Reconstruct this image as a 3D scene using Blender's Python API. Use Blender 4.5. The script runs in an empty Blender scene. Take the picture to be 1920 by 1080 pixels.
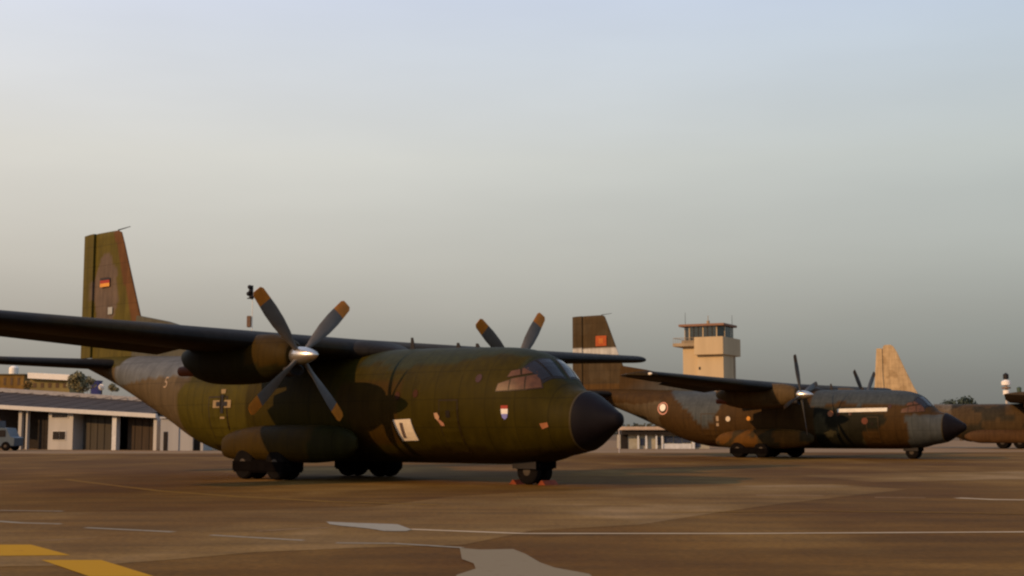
import bpy, bmesh, math, random
from mathutils import Vector, Matrix
random.seed(7)
R = math.radians
scn = bpy.context.scene
COL = scn.collection

# ------------------------------------------------------------------ camera
EYE = 1.66
PITCH = R(6.152)
FOC = 2534.0                      # focal length in pixels of a 1920 px wide picture
cam_d = bpy.data.cameras.new('camera')
cam = bpy.data.objects.new('camera', cam_d); COL.objects.link(cam)
cam.location = (0, 0, EYE)
cam.rotation_euler = (R(90) + PITCH, 0, 0)
cam_d.sensor_width = 36.0
cam_d.lens = FOC / 1920 * 36.0
cam_d.clip_end = 20000
cam_d.dof.use_dof = False
scn.camera = cam

# ------------------------------------------------------------------ sky and sun
SUN_AZ = math.atan2(-0.60, -0.80)            # where the sun stands (from the left, a little behind the camera)
SUN_EL = R(24)
world = bpy.data.worlds.new('World'); scn.world = world; world.use_nodes = True
nt = world.node_tree; nt.nodes.clear()
N = nt.nodes.new; L = nt.links.new
wo = N('ShaderNodeOutputWorld'); bgn = N('ShaderNodeBackground'); L(bgn.outputs[0], wo.inputs[0])
tc = N('ShaderNodeTexCoord'); sep = N('ShaderNodeSeparateXYZ'); L(tc.outputs['Generated'], sep.inputs[0])
def s2l(c):
    return tuple(((v/255)/12.92 if v/255 <= .04045 else ((v/255+.055)/1.055)**2.4) for v in c)
ramp = N('ShaderNodeValToRGB'); ramp.color_ramp.interpolation = 'EASE'
stops = [(0.0, (117, 114, 108)), (0.036, (135, 132, 125)), (0.064, (153, 151, 143)), (0.088, (168, 165, 156)),
         (0.123, (184, 182, 173)), (0.20, (205, 206, 200)), (0.276, (206, 213, 221)), (0.315, (204, 213, 229)), (0.6, (176, 196, 226)), (1.0, (140, 168, 212))]
el = ramp.color_ramp.elements
el[0].position = 0.0; el[0].color = (*s2l(stops[0][1]), 1)
el[1].position = 1.0; el[1].color = (*s2l(stops[-1][1]), 1)
for p, c in stops[1:-1]:
    e = el.new(p); e.color = (*s2l(c), 1)
ramp.color_ramp.interpolation = 'LINEAR'
L(sep.outputs['Z'], ramp.inputs[0])
# the sky is a little brighter towards the side where the sun stands
warm = N('ShaderNodeCombineColor')
for i, k in enumerate((1.30, 0.88, 0.66)):
    m_ = N('ShaderNodeMath'); m_.operation = 'MULTIPLY_ADD'; m_.inputs[1].default_value = -0.34 * k; m_.inputs[2].default_value = 1.045
    L(sep.outputs['X'], m_.inputs[0]); L(m_.outputs[0], warm.inputs[i])
mul = N('ShaderNodeMix'); mul.data_type = 'RGBA'; mul.blend_type = 'MULTIPLY'; mul.inputs[0].default_value = 1.0
L(ramp.outputs[0], mul.inputs[6]); L(warm.outputs[0], mul.inputs[7])
# faint thin unevenness of the veil
mp = N('ShaderNodeMapping'); mp.inputs['Scale'].default_value = (1.5, 1.5, 7)
L(tc.outputs['Generated'], mp.inputs[0])
nz = N('ShaderNodeTexNoise'); nz.inputs['Scale'].default_value = 2.2; nz.inputs['Detail'].default_value = 4
L(mp.outputs[0], nz.inputs[0])
mr = N('ShaderNodeMapRange'); mr.inputs[1].default_value = .3; mr.inputs[2].default_value = .7; mr.inputs[3].default_value = .965; mr.inputs[4].default_value = 1.035
L(nz.outputs[0], mr.inputs[0])
mul2 = N('ShaderNodeMix'); mul2.data_type = 'RGBA'; mul2.blend_type = 'MULTIPLY'; mul2.inputs[0].default_value = 1.0
L(mul.outputs[2], mul2.inputs[6]); L(mr.outputs[0], mul2.inputs[7])
sky = N('ShaderNodeTexSky'); sky.sky_type = 'NISHITA'; sky.sun_disc = False
sky.sun_elevation = SUN_EL; sky.sun_rotation = math.pi/2 - SUN_AZ
sky.dust_density = 3.0
skm = N('ShaderNodeVectorMath'); skm.operation = 'SCALE'; skm.inputs['Scale'].default_value = 0.06
L(sky.outputs[0], skm.inputs[0])
mx = N('ShaderNodeMix'); mx.data_type = 'RGBA'; mx.inputs[0].default_value = 0.93
L(skm.outputs[0], mx.inputs[6]); L(mul2.outputs[2], mx.inputs[7])
L(mx.outputs[2], bgn.inputs[0]); bgn.inputs[1].default_value = 1.02

sd = bpy.data.lights.new('sun', 'SUN'); sun = bpy.data.objects.new('sun', sd); COL.objects.link(sun)
sd.energy = 3.4; sd.angle = R(0.6); sd.color = (1.0, 0.60, 0.26)
sdir = Vector((math.cos(SUN_AZ)*math.cos(SUN_EL), math.sin(SUN_AZ)*math.cos(SUN_EL), math.sin(SUN_EL)))
sun.rotation_euler = sdir.to_track_quat('Z', 'Y').to_euler()
sun.location = sdir * 100

scn.view_settings.view_transform = 'Standard'; scn.view_settings.look = 'None'
scn.view_settings.exposure = 0.0; scn.view_settings.gamma = 1.0
scn.view_settings.use_curve_mapping = False
scn.cycles.pixel_filter_type = 'BLACKMAN_HARRIS'
scn.cycles.filter_width = 2.3              # a soft video camera

# ------------------------------------------------------------------ helpers
def ray(u, v):
    a = (u - 960) / FOC; b = (540 - v) / FOC
    return Vector((a, math.cos(PITCH) - b*math.sin(PITCH), math.sin(PITCH) + b*math.cos(PITCH)))
def at(u, v, Y):
    r = ray(u, v); k = Y / r.y
    return Vector((r.x*k, Y, EYE + r.z*k))
def gp(u, v, z=0.0):
    r = ray(u, v); k = (z - EYE) / r.z
    return Vector((r.x*k, r.y*k, z))

MATS = {}
def mat(name, col, rough=0.6, metal=0.0, vary=0.12, scale=3.0, bump=0.0, spec=0.2, streak=False, col2=None):
    if name in MATS: return MATS[name]
    m = bpy.data.materials.new(name); m.use_nodes = True; t = m.node_tree
    b = t.nodes['Principled BSDF']
    b.inputs['Roughness'].default_value = rough; b.inputs['Metallic'].default_value = metal
    b.inputs['Specular IOR Level'].default_value = spec
    c = t.nodes.new('ShaderNodeTexCoord'); n = t.nodes.new('ShaderNodeTexNoise')
    n.inputs['Scale'].default_value = scale; n.inputs['Detail'].default_value = 6
    if streak:
        mpn = t.nodes.new('ShaderNodeMapping'); mpn.inputs['Scale'].default_value = (1, 1, .12)
        t.links.new(c.outputs['Object'], mpn.inputs[0]); t.links.new(mpn.outputs[0], n.inputs[0])
    else:
        t.links.new(c.outputs['Object'], n.inputs[0])
    r = t.nodes.new('ShaderNodeValToRGB')
    r.color_ramp.elements[0].position = .3; r.color_ramp.elements[1].position = .7
    lo = tuple(max(0, x*(1-vary)) for x in col); hi = tuple(x*(1+vary) for x in (col2 or col))
    r.color_ramp.elements[0].color = (*lo, 1); r.color_ramp.elements[1].color = (*hi, 1)
    t.links.new(n.outputs[0], r.inputs[0]); t.links.new(r.outputs[0], b.inputs['Base Color'])
    if bump:
        bu = t.nodes.new('ShaderNodeBump'); bu.inputs['Strength'].default_value = bump; bu.inputs['Distance'].default_value = .02
        n2 = t.nodes.new('ShaderNodeTexNoise'); n2.inputs['Scale'].default_value = scale*8; n2.inputs['Detail'].default_value = 5
        t.links.new(c.outputs['Object'], n2.inputs[0]); t.links.new(n2.outputs[0], bu.inputs['Height'])
        t.links.new(bu.outputs[0], b.inputs['Normal'])
    MATS[name] = m; return m

def camo_mat(name, rough=0.56):
    """paint colour comes from the mesh attribute 'paint'; nodes add wear, streaks, panel seams"""
    m = bpy.data.materials.new(name); m.use_nodes = True; t = m.node_tree
    nn, ln = t.nodes.new, t.links.new
    b = t.nodes['Principled BSDF']
    at_ = nn('ShaderNodeAttribute'); at_.attribute_name = 'paint'
    c = nn('ShaderNodeTexCoord')
    n1 = nn('ShaderNodeTexNoise'); n1.inputs['Scale'].default_value = 1.3; n1.inputs['Detail'].default_value = 8
    n1.inputs['Roughness'].default_value = .65
    ln(c.outputs['Object'], n1.inputs[0])
    mp1 = nn('ShaderNodeMapping'); mp1.inputs['Scale'].default_value = (3.2, 3.2, .28)
    ln(c.outputs['Object'], mp1.inputs[0])
    n2 = nn('ShaderNodeTexNoise'); n2.inputs['Scale'].default_value = 1.4; n2.inputs['Detail'].default_value = 6
    ln(mp1.outputs[0], n2.inputs[0])
    r1 = nn('ShaderNodeMapRange'); r1.inputs[1].default_value = .32; r1.inputs[2].default_value = .68; r1.inputs[3].default_value = .84; r1.inputs[4].default_value = 1.16
    ln(n1.outputs[0], r1.inputs[0])
    r2 = nn('ShaderNodeMapRange'); r2.inputs[1].default_value = .3; r2.inputs[2].default_value = .7; r2.inputs[3].default_value = .84; r2.inputs[4].default_value = 1.16
    ln(n2.outputs[0], r2.inputs[0])
    mm = nn('ShaderNodeMath'); mm.operation = 'MULTIPLY'; ln(r1.outputs[0], mm.inputs[0]); ln(r2.outputs[0], mm.inputs[1])
    # panel seams: frames every 1.05 m, stringers every 0.9 m
    sp = nn('ShaderNodeSeparateXYZ'); ln(c.outputs['Object'], sp.inputs[0])
    def seam(sock, step, w):
        a = nn('ShaderNodeMath'); a.operation = 'PINGPONG'; a.inputs[1].default_value = step/2; ln(sock, a.inputs[0])
        g = nn('ShaderNodeMath'); g.operation = 'GREATER_THAN'; g.inputs[1].default_value = w; ln(a.outputs[0], g.inputs[0]); return g
    sa = seam(sp.outputs['X'], 1.05, .022); sb = seam(sp.outputs['Z'], .93, .016)
    sm = nn('ShaderNodeMath'); sm.operation = 'MULTIPLY'; ln(sa.outputs[0], sm.inputs[0]); ln(sb.outputs[0], sm.inputs[1])
    sr = nn('ShaderNodeMapRange'); sr.inputs[3].default_value = .74; sr.inputs[4].default_value = 1.0; ln(sm.outputs[0], sr.inputs[0])
    mm2 = nn('ShaderNodeMath'); mm2.operation = 'MULTIPLY'; ln(mm.outputs[0], mm2.inputs[0]); ln(sr.outputs[0], mm2.inputs[1])
    mix = nn('ShaderNodeVectorMath'); mix.operation = 'SCALE'
    ln(at_.outputs['Color'], mix.inputs[0]); ln(mm2.outputs[0], mix.inputs['Scale'])
    ln(mix.outputs[0], b.inputs['Base Color'])
    rr = nn('ShaderNodeMapRange'); rr.inputs[3].default_value = rough-.1; rr.inputs[4].default_value = rough+.18
    ln(n1.outputs[0], rr.inputs[0]); ln(rr.outputs[0], b.inputs['Roughness'])
    b.inputs['Specular IOR Level'].default_value = .06
    bu = nn('ShaderNodeBump'); bu.inputs['Strength'].default_value = .3; bu.inputs['Distance'].default_value = .008
    ad = nn('ShaderNodeMath'); ad.operation = 'MULTIPLY_ADD'; ad.inputs[1].default_value = .6
    ln(n1.outputs[0], ad.inputs[0]); ln(sm.outputs[0], ad.inputs[2]); ln(ad.outputs[0], bu.inputs['Height'])
    ln(bu.outputs[0], b.inputs['Normal'])
    return m
CAMO = camo_mat('camouflage_paint')

def obj(name, bm, m, parent=None, smooth=False, paint=None):
    me = bpy.data.meshes.new(name); bm.normal_update(); bm.to_mesh(me); bm.free()
    for x in (m if isinstance(m, (list, tuple)) else [m]): me.materials.append(x)
    if smooth:
        for p in me.polygons: p.use_smooth = True
        try: me.set_sharp_from_angle(angle=R(38))
        except Exception: pass
    if paint:
        at_ = me.color_attributes.new('paint', 'FLOAT_COLOR', 'POINT')
        for i, v in enumerate(me.vertices): at_.data[i].color = (*paint(v.co), 1)
    o = bpy.data.objects.new(name, me); COL.objects.link(o)
    if parent: o.parent = parent
    return o
def tag(o, label=None, cat=None, group=None, kind=None):
    if label: o['label'] = label
    if cat: o['category'] = cat
    if group: o['group'] = group
    if kind: o['kind'] = kind
    return o
def thing(name, loc, label, cat, rz=0, group=None):
    o = bpy.data.objects.new(name, None); COL.objects.link(o); o.location = loc; o.rotation_euler = (0, 0, rz)
    return tag(o, label, cat, group)
def add_box(bm, x0, x1, y0, y1, z0, z1, mi=0):
    vs = [bm.verts.new(p) for p in [(x0,y0,z0),(x1,y0,z0),(x1,y1,z0),(x0,y1,z0),(x0,y0,z1),(x1,y0,z1),(x1,y1,z1),(x0,y1,z1)]]
    for f in [(0,3,2,1),(4,5,6,7),(0,1,5,4),(1,2,6,5),(2,3,7,6),(3,0,4,7)]:
        fa = bm.faces.new([vs[i] for i in f]); fa.material_index = mi
    return vs
def box(*a, bevel=0.0):
    bm = bmesh.new(); add_box(bm, *a)
    if bevel: bmesh.ops.bevel(bm, geom=bm.edges[:], offset=bevel, segments=2, affect='EDGES')
    return bm
def add_tube(bm, p0, p1, r0, r1=None, n=10, mi=0):
    p0, p1 = Vector(p0), Vector(p1); r1 = r0 if r1 is None else r1
    q = (p1-p0).to_track_quat('Z', 'Y')
    rings = []
    for p, r in ((p0, r0), (p1, r1)):
        rings.append([bm.verts.new(p + q @ Vector((r*math.cos(2*math.pi*i/n), r*math.sin(2*math.pi*i/n), 0))) for i in range(n)])
    for i in range(n):
        f = bm.faces.new([rings[0][i], rings[0][(i+1)%n], rings[1][(i+1)%n], rings[1][i]]); f.material_index = mi
    f = bm.faces.new(rings[0][::-1]); f.material_index = mi
    f = bm.faces.new(rings[1]); f.material_index = mi
def tube(*a, **k):
    bm = bmesh.new(); add_tube(bm, *a, **k); return bm
def loft(rings, close_ends=True, closed=True):
    bm = bmesh.new(); vr = [[bm.verts.new(p) for p in r] for r in rings]
    n = len(vr[0])
    for a, b in zip(vr[:-1], vr[1:]):
        for i in range(n if closed else n-1):
            j = (i+1) % n
            bm.faces.new([a[i], a[j], b[j], b[i]])
    if close_ends:
        bm.faces.new(vr[0][::-1]); bm.faces.new(vr[-1])
    bmesh.ops.recalc_face_normals(bm, faces=bm.faces)
    return bm
def lathe(profile, axis='X', n=24, at_=(0,0,0)):
    rings = []
    for (a, r) in profile:
        ring = []
        for i in range(n):
            t = 2*math.pi*i/n; c, s = r*math.cos(t), r*math.sin(t)
            p = {'X': (a, c, s), 'Y': (c, a, s), 'Z': (c, s, a)}[axis]
            ring.append((p[0]+at_[0], p[1]+at_[1], p[2]+at_[2]))
        rings.append(ring)
    return loft(rings)
def pchip(xs, ys, x):
    """monotone cubic through the control points"""
    if x <= xs[0]: return ys[0]
    if x >= xs[-1]: return ys[-1]
    n = len(xs); h = [xs[i+1]-xs[i] for i in range(n-1)]; d = [(ys[i+1]-ys[i])/h[i] for i in range(n-1)]
    def m(i):
        if i == 0: return d[0]
        if i == n-1: return d[-1]
        if d[i-1]*d[i] <= 0: return 0.0
        w1 = 2*h[i]+h[i-1]; w2 = h[i]+2*h[i-1]
        return (w1+w2)/(w1/d[i-1]+w2/d[i])
    i = max(k for k in range(n-1) if xs[k] <= x)
    t = (x-xs[i])/h[i]
    return ((2*t**3-3*t**2+1)*ys[i] + (t**3-2*t**2+t)*h[i]*m(i) + (-2*t**3+3*t**2)*ys[i+1] + (t**3-t**2)*h[i]*m(i+1))
def wob(a, b, k=1.0):
    return (math.sin(a*1.7*k+b*.9*k+.4)+math.sin(b*2.3*k-a*1.1*k+2.1)+math.sin(a*3.9*k+b*3.1*k+4.)*.5)/2.5

# ------------------------------------------------------------------ ground
GR = mat('ground_far', (.13, .075, .03), .9, vary=.25, scale=.02)
def sheet(name, pts, z, m, kind='structure', th=None):
    bm = bmesh.new(); bm.faces.new([bm.verts.new((p[0], p[1], z)) for p in pts])
    bmesh.ops.recalc_face_normals(bm, faces=bm.faces)
    for f in bm.faces:
        if f.normal.z < 0: f.normal_flip()
    o = obj(name, bm, m); o['kind'] = kind; return o
sheet('ground', [(-6000,-3000),(6000,-3000),(6000,9000),(-6000,9000)], -0.012, GR)

def apron_mat(name='apron_concrete', k3=(1, 1, 1)):
    m = bpy.data.materials.new(name); m.use_nodes = True; t = m.node_tree
    nn, ln = t.nodes.new, t.links.new; b = t.nodes['Principled BSDF']; b.inputs['Roughness'].default_value = .82
    b.inputs['Specular IOR Level'].default_value = .06
    c = nn('ShaderNodeTexCoord')
    def noise(sc, det, mapping, rot=0):
        mp_ = nn('ShaderNodeMapping'); mp_.inputs['Scale'].default_value = mapping; mp_.inputs['Rotation'].default_value = (0, 0, R(rot)); ln(c.outputs['Object'], mp_.inputs[0])
        n = nn('ShaderNodeTexNoise'); n.inputs['Scale'].default_value = sc; n.inputs['Detail'].default_value = det; n.inputs['Roughness'].default_value = .6
        ln(mp_.outputs[0], n.inputs[0]); return n
    big = noise(.11, 4, (1, .55, 1), 12)
    r = nn('ShaderNodeValToRGB'); e = r.color_ramp.elements
    e[0].position = .40; e[0].color = (.092, .039, .0045, 1); e[1].position = .60; e[1].color = (.172, .090, .020, 1)
    k = e.new(.52); k.color = (.126, .060, .009, 1)
    for q in e: q.color = (q.color[0]*k3[0], q.color[1]*k3[1], q.color[2]*k3[2], 1)
    ln(big.outputs[0], r.inputs[0])
    fine = noise(9, 10, (1, 1, 1)); mr1 = nn('ShaderNodeMapRange'); mr1.inputs[1].default_value = .3; mr1.inputs[2].default_value = .7; mr1.inputs[3].default_value = .72; mr1.inputs[4].default_value = 1.28
    ln(fine.outputs[0], mr1.inputs[0])
    strk = noise(.9, 6, (.25, 1, 1), 6); mr2 = nn('ShaderNodeMapRange'); mr2.inputs[1].default_value = .35; mr2.inputs[2].default_value = .65; mr2.inputs[3].default_value = .78; mr2.inputs[4].default_value = 1.22
    ln(strk.outputs[0], mr2.inputs[0])
    a = nn('ShaderNodeMath'); a.operation = 'MULTIPLY'; ln(mr1.outputs[0], a.inputs[0]); ln(mr2.outputs[0], a.inputs[1])
    v = nn('ShaderNodeVectorMath'); v.operation = 'SCALE'; ln(r.outputs[0], v.inputs[0]); ln(a.outputs[0], v.inputs['Scale'])
    # dark oil spots
    oil = noise(.35, 7, (1, 1, 1)); mr3 = nn('ShaderNodeMapRange'); mr3.inputs[1].default_value = .63; mr3.inputs[2].default_value = .72; mr3.inputs[3].default_value = 1; mr3.inputs[4].default_value = .62
    ln(oil.outputs[0], mr3.inputs[0])
    v2 = nn('ShaderNodeVectorMath'); v2.operation = 'SCALE'; ln(v.outputs[0], v2.inputs[0]); ln(mr3.outputs[0], v2.inputs['Scale'])
    ln(v2.outputs[0], b.inputs['Base Color'])
    bu = nn('ShaderNodeBump'); bu.inputs['Strength'].default_value = .35; bu.inputs['Distance'].default_value = .02
    n3 = noise(35, 6, (1, 1, 1)); ln(n3.outputs[0], bu.inputs['Height']); ln(bu.outputs[0], b.inputs['Normal'])
    return m
sheet('apron', [(-160,-40),(240,-40),(240,148),(10,119),(-160,104)], 0.0, apron_mat('apron_concrete', (.95, .93, .85)))
strip = [(-140,963),(0,962),(180,960),(480,957),(700,950),(850,931),(1000,922),(1300,912),(1560,908),(1700,918),(1560,934),(1440,948),(1340,962),(1200,984),(1000,995),(870,1022),(640,1029),(480,1036),(330,1049),(200,1059),(0,1063),(-140,1066)]
sheet('worn_concrete', [gp(u, v).to_tuple()[:2] for u, v in strip], .004, apron_mat('worn_concrete', (1.36, 1.58, 2.9)))
sheet('worn_concrete', [gp(u, v).to_tuple()[:2] for u, v in [(1500,892),(1640,888),(1900,884),(2100,882),(2100,896),(1840,900),(1640,904)]], .004, bpy.data.materials['worn_concrete'])
SAND = mat('pale_verge', (.21, .125, .055), .9, vary=.18, scale=.15)
sheet('verge', [(-200,90),(-160,104.2),(10,119.2),(240,148.2),(300,330),(-260,330)], -0.004, SAND)

def paint_mat(name, col, wear=.45):
    m = bpy.data.materials.new(name); m.use_nodes = True; t = m.node_tree
    nn, ln = t.nodes.new, t.links.new; b = t.nodes['Principled BSDF']; b.inputs['Roughness'].default_value = .85; b.inputs['Specular IOR Level'].default_value = .08
    c = nn('ShaderNodeTexCoord'); n = nn('ShaderNodeTexNoise'); n.inputs['Scale'].default_value = 4.5; n.inputs['Detail'].default_value = 9; n.inputs['Roughness'].default_value = .7
    ln(c.outputs['Object'], n.inputs[0])
    r = nn('ShaderNodeValToRGB'); e = r.color_ramp.elements
    e[0].position = wear-.07; e[0].color = (.125, .065, .018, 1); e[1].position = wear+.1; e[1].color = (*col, 1)
    ln(n.outputs[0], r.inputs[0]); ln(r.outputs[0], b.inputs['Base Color']); return m
WHITE_L = paint_mat('worn_white_paint', (.50, .39, .25), .30)
BLUE_L = paint_mat('worn_pale_paint', (.27, .24, .18), .34)
PINK_L = paint_mat('worn_buff_paint', (.25, .15, .075), .42)
YEL = paint_mat('yellow_paint', (.40, .20, .003), .28)
YEL2 = paint_mat('worn_yellow_paint', (.19, .095, .010), .42)
def gline(name, pix, w, m, z=.008):
    P = [gp(u, v) for u, v in pix]
    bm = bmesh.new(); prev = None
    # resample and wobble the edges a little, like real worn paint
    Q = []
    for a, b in zip(P[:-1], P[1:]):
        k = max(2, int((b-a).length/.6))
        for i in range(k): Q.append(a.lerp(b, i/k))
    Q.append(P[-1])
    for i, p in enumerate(Q):
        d = (Q[min(i+1, len(Q)-1)] - Q[max(i-1, 0)]).normalized(); n = Vector((-d.y, d.x, 0))
        ww = w*(1+random.uniform(-.14, .14))
        a = bm.verts.new((p+n*ww/2).to_tuple()[:2]+(z,)); b = bm.verts.new((p-n*ww/2).to_tuple()[:2]+(z,))
        if prev: bm.faces.new([prev[0], prev[1], b, a])
        prev = (a, b)
    bmesh.ops.recalc_face_normals(bm, faces=bm.faces)
    for f in bm.faces:
        if f.normal.z < 0: f.normal_flip()
    o = obj(name, bm, m); o['kind'] = 'structure'; return o
def gpatch(name, pix, m, z=.008):
    P = [gp(u, v) for u, v in pix]; return sheet(name, [(p.x, p.y) for p in P], z, m)
gline('white_line', [(770,993),(980,1001),(1400,1001),(2100,997)], .17, WHITE_L)
gline('white_line', [(1795,934),(1860,937),(2100,940)], .32, WHITE_L)
gline('white_line', [(1640,933),(1735,934)], .28, PINK_L)
gline('white_line', [(1418,929),(1545,930)], .28, PINK_L)
gline('white_line', [(160,990),(325,998)], .15, BLUE_L)
gline('white_line', [(395,1004),(570,1014)], .12, BLUE_L)
gline('white_line', [(-60,974),(40,981),(115,983)], .16, BLUE_L)
gline('white_line', [(-40,957),(118,959)], .14, BLUE_L)
gline('white_line', [(-40,1016),(90,1014),(180,1009)], .08, PINK_L)
gline('white_line', [(480,997),(560,992),(615,990)], .10, PINK_L)
gline('white_line', [(630,1019),(740,1020),(868,1028)], .12, BLUE_L, .010)
gpatch('pale_patch', [(612,979),(650,981),(745,984),(772,994),(762,997),(722,997),(690,992),(640,987),(618,984)], BLUE_L, .013)
gpatch('pale_patch', [(862,1029),(900,1032),(962,1031),(985,1040),(1012,1056),(1040,1066),(1105,1078),(1130,1100),(850,1100),(856,1080),(892,1068),(888,1058),(866,1050)], paint_mat('repair_patch', (.20, .155, .092), .3), .013)
gpatch('yellow_block', [(-60,1022),(58,1022),(132,1042),(0,1043),(-60,1030)], YEL)
gpatch('yellow_block', [(78,1051),(190,1051),(290,1082),(168,1082)], YEL)
gline('yellow_line', [(120,899),(200,909),(300,921),(450,932),(620,941),(820,947)], .32, YEL2)
gline('yellow_line', [(1260,962),(1500,958),(1800,962),(2100,968)], .20, YEL2)

# ------------------------------------------------------------------ aircraft building blocks
BLACK = mat('radome_black', (.006, .004, .005), .62, vary=.2, scale=2, spec=.12)
TYRE = mat('tyre_rubber', (.007, .0055, .005), .95, vary=.2, spec=.05)
DARKBLOCK = mat('dark_block_black', (.005, .004, .004), 1.0, vary=.2, spec=0)  # for the black blocks added at the wheels
STEEL = mat('bare_metal', (.55, .50, .44), .28, metal=.9, vary=.1, scale=6)
BLADE = mat('blade_grey', (.095, .084, .072), .55, vary=.15, scale=2, spec=.3)
TIPC = mat('blade_tip_orange', (.46, .15, .014), .5, vary=.15)
DARK = mat('dark_grey_metal', (.016, .013, .013), .6, vary=.2)
GLASS = mat('cockpit_glass', (.016, .012, .010), .2, vary=.2, spec=.35)
def tint(f, k): return lambda co: tuple(a*b for a, b in zip(f(co), k))
PALE = mat('pale_paint', (.62, .52, .40), .6, vary=.06)
PALE2 = mat('dull_pale_paint', (.30, .21, .13), .6, vary=.1)
INK = mat('black_ink', (.10, .07, .06), .7, vary=.1)
REDP = mat('red_paint', (.30, .035, .02), .6, vary=.1)
GOLD = mat('gold_paint', (.60, .26, .04), .55, vary=.1)
BLUEP = mat('blue_paint', (.20, .20, .50), .6, vary=.1)
LENS = mat('landing_light_lens', (.75, .65, .5), .15, vary=.05)

class Body:
    """a fuselage-like solid: stations of (s, top, bottom, half width)"""
    def __init__(self, st, n=2.15): self.st = st; self.n = n; self.xs = [q[0] for q in st]
    def sec(self, s): return [pchip(self.xs, [q[k] for q in self.st], s) for k in (1, 2, 3)]
    def P(self, s, t, off=0.0):
        top, bot, hw = self.sec(s); zc = (top+bot)/2; hh = (top-bot)/2
        c, q = math.cos(t), math.sin(t); e = 2/self.n
        y = (hw+off)*math.copysign(abs(c)**e, c); z = zc+(hh+off)*math.copysign(abs(q)**e, q)
        return Vector((-s, y, z))
    def side(self, s, z, sg=-1, off=0.0):
        """surface point at station s and height z, starboard by default"""
        top, bot, hw = self.sec(s); zc = (top+bot)/2; hh = (top-bot)/2
        k = max(-.999, min(.999, (z-zc)/hh)); w = (1-abs(k)**self.n)**(1/self.n)
        ny, nz_ = w, k*hw/max(hh, .01); l = math.hypot(ny, nz_) or 1
        return Vector((-s, sg*(hw*w+off*ny/l), z+off*nz_/l))
    def mesh(self, s0, s1, step=.16, nr=56):
        k = max(3, int((s1-s0)/step)); rings = []
        for i in range(k+1):
            s = s0+(s1-s0)*i/k
            rings.append([self.P(s, 2*math.pi*j/nr) for j in range(nr)])
        return loft(rings)
    def patch(self, poly, off=.012, th=.012, sg=-1, sub=5):
        """a plate following the skin; poly = four (s, z) corners"""
        bm = bmesh.new(); g = []
        (a, b, c, d) = [Vector(q) for q in poly]
        for lay in (off, off-th):
            gg = []
            for i in range(sub+1):
                row = []
                for j in range(sub+1):
                    p = a.lerp(b, i/sub).lerp(d.lerp(c, i/sub), j/sub)
                    row.append(bm.verts.new(self.side(p.x, p.y, sg, lay)))
                gg.append(row)
            g.append(gg)
        for lay in (0, 1):
            for i in range(sub):
                for j in range(sub):
                    bm.faces.new([g[lay][i][j], g[lay][i+1][j], g[lay][i+1][j+1], g[lay][i][j+1]])
        edge = [(i, 0) for i in range(sub)]+[(sub, j) for j in range(sub)]+[(i, sub) for i in range(sub, 0, -1)]+[(0, j) for j in range(sub, 0, -1)]
        for k in range(len(edge)):
            p, q = edge[k], edge[(k+1) % len(edge)]
            bm.faces.new([g[0][p[0]][p[1]], g[0][q[0]][q[1]], g[1][q[0]][q[1]], g[1][p[0]][p[1]]])
        bmesh.ops.recalc_face_normals(bm, faces=bm.faces)
        return bm
    def decal(self, pts2d, off=.014, sg=-1):
        """flat outline given as (s, z) laid on the skin"""
        bm = bmesh.new(); bm.faces.new([bm.verts.new(self.side(s, z, sg, off)) for s, z in pts2d])
        bmesh.ops.triangulate(bm, faces=bm.faces); return bm

def text_on(body, txt, s0, z0, h, m, parent, name, off=.016, sg=-1, slant=0.0, sub=True, weight=0.0):
    cu = bpy.data.curves.new('tmp', 'FONT'); cu.body = txt; cu.size = h/.72; cu.fill_mode = 'FRONT'; cu.offset = weight
    o = bpy.data.objects.new('tmp', cu); COL.objects.link(o)
    dg = bpy.context.evaluated_depsgraph_get(); me = bpy.data.meshes.new_from_object(o.evaluated_get(dg))
    bm = bmesh.new(); bm.from_mesh(me)
    bpy.data.objects.remove(o); bpy.data.meshes.remove(me)
    bmesh.ops.triangulate(bm, faces=bm.faces)
    bmesh.ops.subdivide_edges(bm, edges=[e for e in bm.edges if e.calc_length() > .25], cuts=2)
    for v in bm.verts:
        s = s0-v.co.x-slant*v.co.y if sg < 0 else s0+v.co.x
        v.co = body.side(s, z0+v.co.y, sg, off)
    return obj(name, bm, m, parent)

def airfoil(c0, c1, n=12, th=.15):
    """closed outline of the part of an aerofoil between chord fractions c0 and c1 -> (x/c, z/c)"""
    def t_(x): return 5*th*(.2969*math.sqrt(max(x, 0))-.126*x-.3516*x*x+.2843*x**3-.1015*x**4)
    xs = [c0+(c1-c0)*(1-math.cos(math.pi*i/n))/2 for i in range(n+1)]
    up = [(x, t_(x)+.02*4*x*(1-x)+.0008) for x in xs]; lo = [(x, -t_(x)*.85+.02*4*x*(1-x)-.0008) for x in xs]
    return up + lo[::-1]
def wing_part(st, y0, y1, c0, c1, th=.15, droop=0.0, n=12, ny=None):
    """st: list of (y, s_le, chord, z) for y>=0, mirrored for negative y"""
    ys = [q[0] for q in st]
    def at_(y):
        a = abs(y); r = []
        for k in (1, 2, 3):
            for q0, q1 in zip(st[:-1], st[1:]):
                if q0[0] <= a <= q1[0]+1e-6:
                    r.append(q0[k]+(q1[k]-q0[k])*(a-q0[0])/(q1[0]-q0[0])); break
            else: r.append(st[-1][k])
        return r
    k = ny or max(2, int(abs(y1-y0)/.8)); rings = []
    cut = [y0+(y1-y0)*i/k for i in range(k+1)]
    for y in cut:
        s, ch, z = at_(y)
        ring = []
        for (x, zz) in airfoil(c0, c1, n, th*(1.28-.34*abs(y)/20)):
            dz = -(x-c0)*ch*math.tan(droop)
            ring.append((-(s+x*ch), y, z+zz*ch+dz))
        rings.append(ring)
    return loft(rings)

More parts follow.
